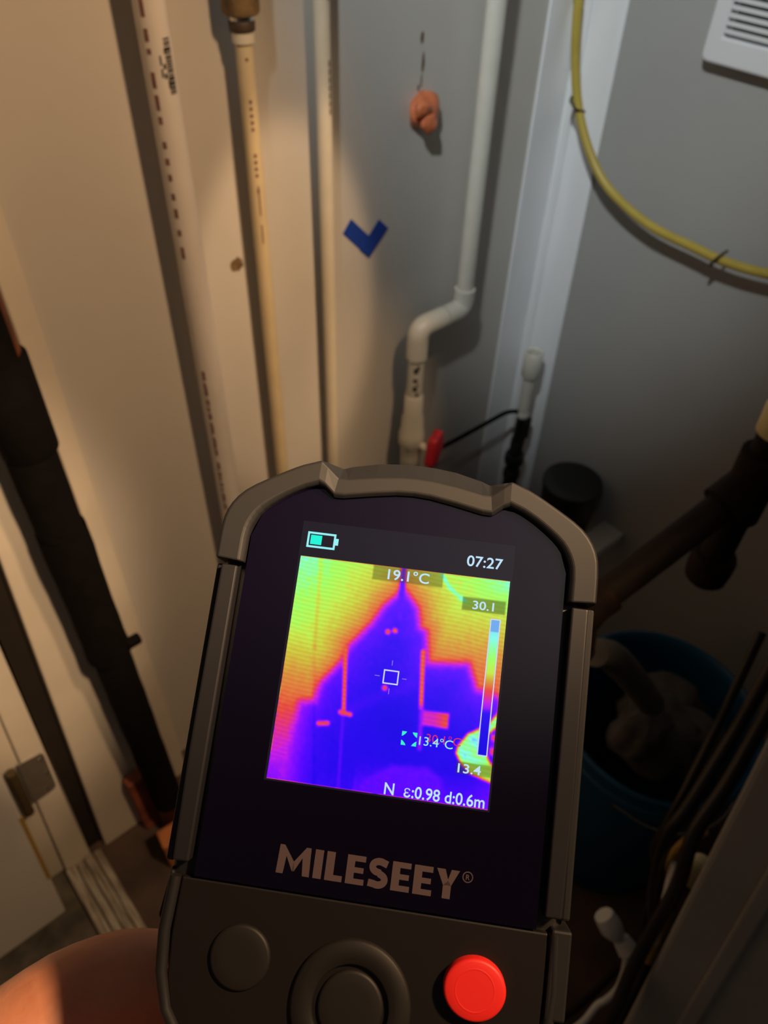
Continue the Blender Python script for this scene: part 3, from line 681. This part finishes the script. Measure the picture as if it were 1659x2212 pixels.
blend(ss(rbox(34.1,42.8,-6.9,-4.2), .25), (50,60,10), .48)
blend(ss(rbox(36.4,43.2,-38.3,-36.1), .25), (60,80,20), .42)
bar = rbox(40.2,42.0,-34.4,-8.1)
u_ = np.clip((-8.1 - gy)/26.3, 0, 1)
bv = np.interp(u_, [0,.14,.26,.40,.53,.56,.66,.70,.80,1], [1,.98,.93,.86,.56,.52,.36,.12,.06,.0])
barrgb = np.stack([np.interp(bv, PX, PC[:, c]) for c in range(3)], -1)
barrgb = np.where((u_ < .09)[..., None], np.array([110,170,235.]), barrgb)
k = ss(bar, .2)[..., None]; RGB = RGB*(1-k) + barrgb*k
RGB = np.clip(RGB, 0, 255)
L_ = np.where(RGB/255 <= .04045, RGB/255/12.92, ((RGB/255 + .055)/1.055)**2.4)
def emis(name, color=None, attr=None, strength=1.0):
    m = bpy.data.materials.new(name); m.use_nodes = True; nt = m.node_tree; b = nt.nodes['Principled BSDF']
    b.inputs['Base Color'].default_value = (.003, .003, .004, 1); b.inputs['Roughness'].default_value = .06
    b.inputs['Emission Strength'].default_value = strength
    if attr:
        a_ = nt.nodes.new('ShaderNodeAttribute'); a_.attribute_name = attr; nt.links.new(a_.outputs['Color'], b.inputs['Emission Color'])
    else: b.inputs['Emission Color'].default_value = (*color, 1)
    return m
# backlit strip of the display above the picture
scr = dobj('display', prism([(-22.1,-44.6),(22.0,-44.6),(22.0,7.4),(-22.1,7.4)], -.6, -.02), emis('display_black', lin(22,20,32)), smooth=False)
me = bpy.data.meshes.new('heat_picture')
verts = [((gx[j, i] - 21.6)*.001, gy[j, i]*.001, 0.00001) for j in range(NY) for i in range(NX)]
faces = [(j*NX + i, (j+1)*NX + i, (j+1)*NX + i + 1, j*NX + i + 1) for j in range(NY - 1) for i in range(NX - 1)]
me.from_pydata(verts, [], faces)
ca = me.color_attributes.new('picture', 'FLOAT_COLOR', 'POINT')
ca.data.foreach_set('color', np.concatenate([L_.reshape(-1, 3), np.ones((NX*NY, 1))], 1).astype(np.float32).ravel())
me.materials.append(emis('heat_picture', attr='picture'))
pic = bpy.data.objects.new('heat_picture', me); COL.objects.link(pic); pic.parent = scr; pic['label'] = 'false colour heat picture in yellow, orange, purple and blue'
E_txt = emis('screen_text', lin(190,226,250)); E_white = emis('screen_white', lin(206,214,250)); E_cyan = emis('screen_cyan', lin(20,245,215)); E_ltcyan = emis('screen_light_cyan', lin(150,240,245))
E_green = emis('screen_green', lin(60,245,200)); E_red = emis('screen_red', lin(226,40,90)); E_dim = emis('screen_dim', lin(140,100,235))
def text(name, s_, x0, x1, y0, cap_h, m, z=.06, parent=scr, bold=.012):
    """lettering from x0 to x1 on the base line y0, given cap height, all in mm"""
    c = bpy.data.curves.new(name, 'FONT'); c.body = s_; c.size = 1; c.offset = bold; c.resolution_u = 4
    o = bpy.data.objects.new(name, c); COL.objects.link(o)
    me = bpy.data.meshes.new_from_object(o.evaluated_get(bpy.context.evaluated_depsgraph_get()))
    bpy.data.objects.remove(o); bpy.data.curves.remove(c)
    co = np.zeros(len(me.vertices)*3); me.vertices.foreach_get('co', co); co = co.reshape(-1, 3)
    sx_ = (x1 - x0)/(co[:, 0].max() - co[:, 0].min()); sy_ = cap_h/.729
    co[:, 0] = ((co[:, 0] - co[:, 0].min())*sx_ + x0 - 21.6)*.001; co[:, 1] = (co[:, 1]*sy_ + y0)*.001; co[:, 2] = z*.001
    me.vertices.foreach_set('co', co.ravel()); me.materials.clear(); me.materials.append(m); me.name = name
    o = bpy.data.objects.new(name, me); COL.objects.link(o); o.parent = parent; return o
text('clock_text', '07:27', 34.1, 41.4, 2.15, 2.25, E_txt)
text('spot_reading', '19.1\u00b0C', 18.4, 26.9, -2.6, 2.15, E_txt)
text('upper_limit', '30.1', 36.2, 40.5, -6.45, 1.75, E_txt)
text('lower_limit', '13.4', 36.7, 41.2, -38.1, 1.75, E_txt)
text('hot_reading', '30.1\u00b0C', 30.0, 36.8, -33.35, 1.65, E_red, z=.05, bold=-.004)
text('cold_reading', '13.4\u00b0C', 28.7, 35.3, -34.05, 1.7, E_ltcyan, z=.07, bold=.0)
text('emissivity_text', 'N  \u03b5:0.98 d:0.6m', 23.1, 42.5, -44.0, 2.25, E_txt)
def flat(name, polys, m, z=.05, parent=scr):
    bm = bmesh.new()
    for p in polys: bm.faces.new([bm.verts.new((x - 21.6, y, z)) for x, y in p])
    return dobj(name, bm, m, parent, smooth=False)
def rect(x0, y0, x1, y1): return [(x0, y0), (x1, y0), (x1, y1), (x0, y1)]
def frame(x0, y0, x1, y1, w): return [rect(x0, y0, x1, y0+w), rect(x0, y1-w, x1, y1), rect(x0, y0+w, x0+w, y1-w), rect(x1-w, y0+w, x1, y1-w)]
flat('battery_icon', frame(.8, 1.95, 6.75, 5.25, .42) + [rect(6.75, 2.95, 7.35, 4.35)], E_ltcyan)
flat('battery_charge', [rect(1.5, 2.65, 3.85, 4.6)], E_cyan)
flat('aiming_square', frame(20.1, -23.4, 23.2, -20.6, .26), E_white)
flat('aiming_tick', [rect(21.5, -19.7, 21.68, -18.7), rect(21.5, -25.3, 21.68, -24.2), rect(18.4, -22.1, 19.4, -21.93), rect(23.9, -22.1, 24.8, -21.93)], E_dim)
flat('scale_outline', frame(40.05, -34.55, 42.1, -7.95, .2), E_white)
br = []
for x_, y_, sx_, sy_ in ((25.2,-34.5,1,1),(28.2,-34.5,-1,1),(25.2,-31.9,1,-1),(28.2,-31.9,-1,-1)):
    br += [[(x_, y_), (x_ + sx_*.95, y_), (x_ + sx_*.75, y_ + sy_*.35), (x_ + sx_*.35, y_ + sy_*.75), (x_, y_ + sy_*.95)]]
flat('area_bracket', br, E_green)
# maker's lettering, heavy capitals printed on the glass
def stroke(pts, w):
    pts = [Vector((*p, 0)) for p in pts]; out = []
    Ls, Rs = [], []
    for i, p in enumerate(pts):
        t_ = (pts[min(i+1, len(pts)-1)] - pts[max(i-1, 0)]).normalized(); nn = Vector((-t_.y, t_.x, 0))*w/2
        Ls.append(p + nn); Rs.append(p - nn)
    for i in range(len(pts)-1): out.append([(q.x, q.y) for q in (Ls[i], Ls[i+1], Rs[i+1], Rs[i])])
    return out
def letter(ch):
    if ch == 'M': return 1.28, [[(0,0),(.27,0),(.27+.06,.62),(.22,1),(.04,1)], [(1.28,0),(1.01,0),(.95,.62),(1.06,1),(1.24,1)], [(.22,1),(.33,.62),(.60,.12),(.68,.12),(.64,.46)], [(1.06,1),(.95,.62),(.68,.12),(.60,.12),(.64,.46)]]
    if ch == 'I': return .32, [rect(0,0,.32,1)]
    if ch == 'L': return .66, [rect(0,0,.32,1), rect(.32,0,.66,.21)]
    if ch == 'E': return .70, [rect(0,0,.30,1), rect(.30,0,.70,.20), rect(.30,.40,.65,.59), rect(.30,.80,.70,1)]
    if ch == 'Y': return .86, [rect(.28,0,.58,.45), [(0,1),(.28,.45),(.58,.45),(.46,.62),(.32,1)], [(.86,1),(.58,.45),(.28,.45),(.43,.58),(.55,1)]]
    if ch == 'S':
        c = [(.70,.83)] + [(.40 + .26*math.cos(math.radians(a_)), .72 + .19*math.sin(math.radians(a_))) for a_ in range(60, 271, 15)] + [(.38 + .26*math.cos(math.radians(a_)), .29 + .19*math.sin(math.radians(a_))) for a_ in range(75, -121, -15)] + [(.03,.15)]
        return .76, stroke(c, .25)
x_ = 4.5; H_ = 5.15; adv = 5.2
tot = 0; word = 'MILESEEY'; gap_ = .13
for ch in word: tot += letter(ch)[0] + gap_
kx = (39.2 - 4.5)/((tot - gap_))
for ch in word:
    w_, polys = letter(ch)
    flat('logo_letter', [[(x_ + px_*kx, -60.9 + py_*H_) for px_, py_ in p] for p in polys], M['logo'], z=.0, parent=win)
    x_ += (w_ + gap_)*kx
ring = []
for k in range(28):
    a0_, a1_ = 2*math.pi*k/28, 2*math.pi*(k+1)/28
    ring.append([(40.75 + r_*math.cos(a_), -56.6 + r_*math.sin(a_)) for r_, a_ in ((1.0, a0_), (1.0, a1_), (.82, a1_), (.82, a0_))])
flat('registered_mark', ring, M['logo'], z=.0, parent=win)
text('registered_letter', 'R', 40.4, 41.15, -57.1, 1.0, M['logo'], z=.0, parent=win)

# ------------------------------------------------------------------ the hand on the handle
def skin_mesh(verts, edges, radii, root=0, levels=2):
    me = bpy.data.meshes.new('tmp'); me.from_pydata([tuple(c*.001 for c in v_) for v_ in verts], edges, [])
    o = bpy.data.objects.new('tmp', me); COL.objects.link(o)
    mo = o.modifiers.new('skin', 'SKIN'); mo.use_smooth_shade = True
    for i, v_ in enumerate(me.skin_vertices[0].data):
        rv = radii[i]; rv = rv if isinstance(rv, tuple) else (rv, rv)
        v_.radius = (rv[0]*.001, rv[1]*.001); v_.use_root = (i == root)
    o.modifiers.new('sub', 'SUBSURF').levels = levels
    r_ = bpy.data.meshes.new_from_object(o.evaluated_get(bpy.context.evaluated_depsgraph_get()))
    bpy.data.objects.remove(o); return r_
V, E2, R2 = [], [], []
def av(p, r_, to=None):
    V.append(p); R2.append(r_); i = len(V) - 1
    if to is not None: E2.append((to, i))
    return i
elb = av((-190,-290,70), 34)
fa = av((-150,-232,32), 29, elb); wr_ = av((-112,-182,4), 24, fa)
pm = av((-84,-148,-18), 27, wr_)
# fingers: knuckle, first, second joint, tip wrap round the far side of the handle and close on its right side
for kx_, ky, kz, n_, l_ in ((-61,-111,-42,15.5,1.0),(-58,-131,-44,14.0,1.05),(-56,-150,-43,13.0,1.0),(-54,-168,-40,11.5,.85)):
    kk = av((kx_, ky, kz), n_, pm)
    p1 = av((kx_ + 24, ky + 2, -56), 10.2*min(1, l_), kk)
    p2 = av((-4, ky + 1, -56), 9.4*min(1, l_), p1)
    p3 = av((21, ky - 1, -50), 8.8*min(1, l_), p2)
    p4 = av((32, ky - 3, -33), 8.2*min(1, l_), p3)
    p5 = av((33.5, ky - 4, -19), 7.0*min(1, l_), p4)
tb = av((-66,-150,2), 19, pm); t1 = av((-44,-136,14), 13.5, tb); t2 = av((-27,-121,17), 11, t1); t3 = av((-12,-110,14), 9, t2)
me = skin_mesh(V, E2, R2, root=wr_)
hand = bpy.data.objects.new('hand', me); COL.objects.link(hand); hand.matrix_world = DM @ Matrix.Translation((-.002, .007, -.003))
tag(hand, 'bare left hand gripping the handle of the thermal camera', 'hand')
me.name = 'hand'; me.materials.clear(); me.materials.append(M['skin'])
for v_ in me.vertices:
    c = v_.co*1000; n_ = v_.normal
    k = noise.noise(c*.06)*.8 + noise.noise(c*.15)*.35
    v_.co += n_*k*.001
for ky, kz, s_ in ((-115,-16,1),(-135,-18,1),(-154,-17,.95),(-172,-15,.8)):
    bm = bmesh.new(); lump(bm, (0, 0, 0), 1, 1.5, 4.6*s_, 5.6*s_, 0.0, 1)
    bmesh.ops.transform(bm, matrix=Matrix.Translation((36.6 - (1 - s_)*6, ky, kz - 5)), verts=bm.verts)
    bmesh.ops.transform(bm, matrix=mm, verts=bm.verts)
    obj('fingernail', bm, M['nail'], hand, world_coords=False)
bm = bmesh.new(); lump(bm, (0, 0, 0), 1, 5.6, 4.6, 1.4, 0.0, 1)
bmesh.ops.transform(bm, matrix=mm @ Matrix.Translation((-17.5, -113.2, 18.7)) @ Matrix.Rotation(math.radians(36), 4, 'Z') @ Matrix.Rotation(math.radians(16), 4, 'Y'), verts=bm.verts)
obj('fingernail', bm, M['nail'], hand, world_coords=False)
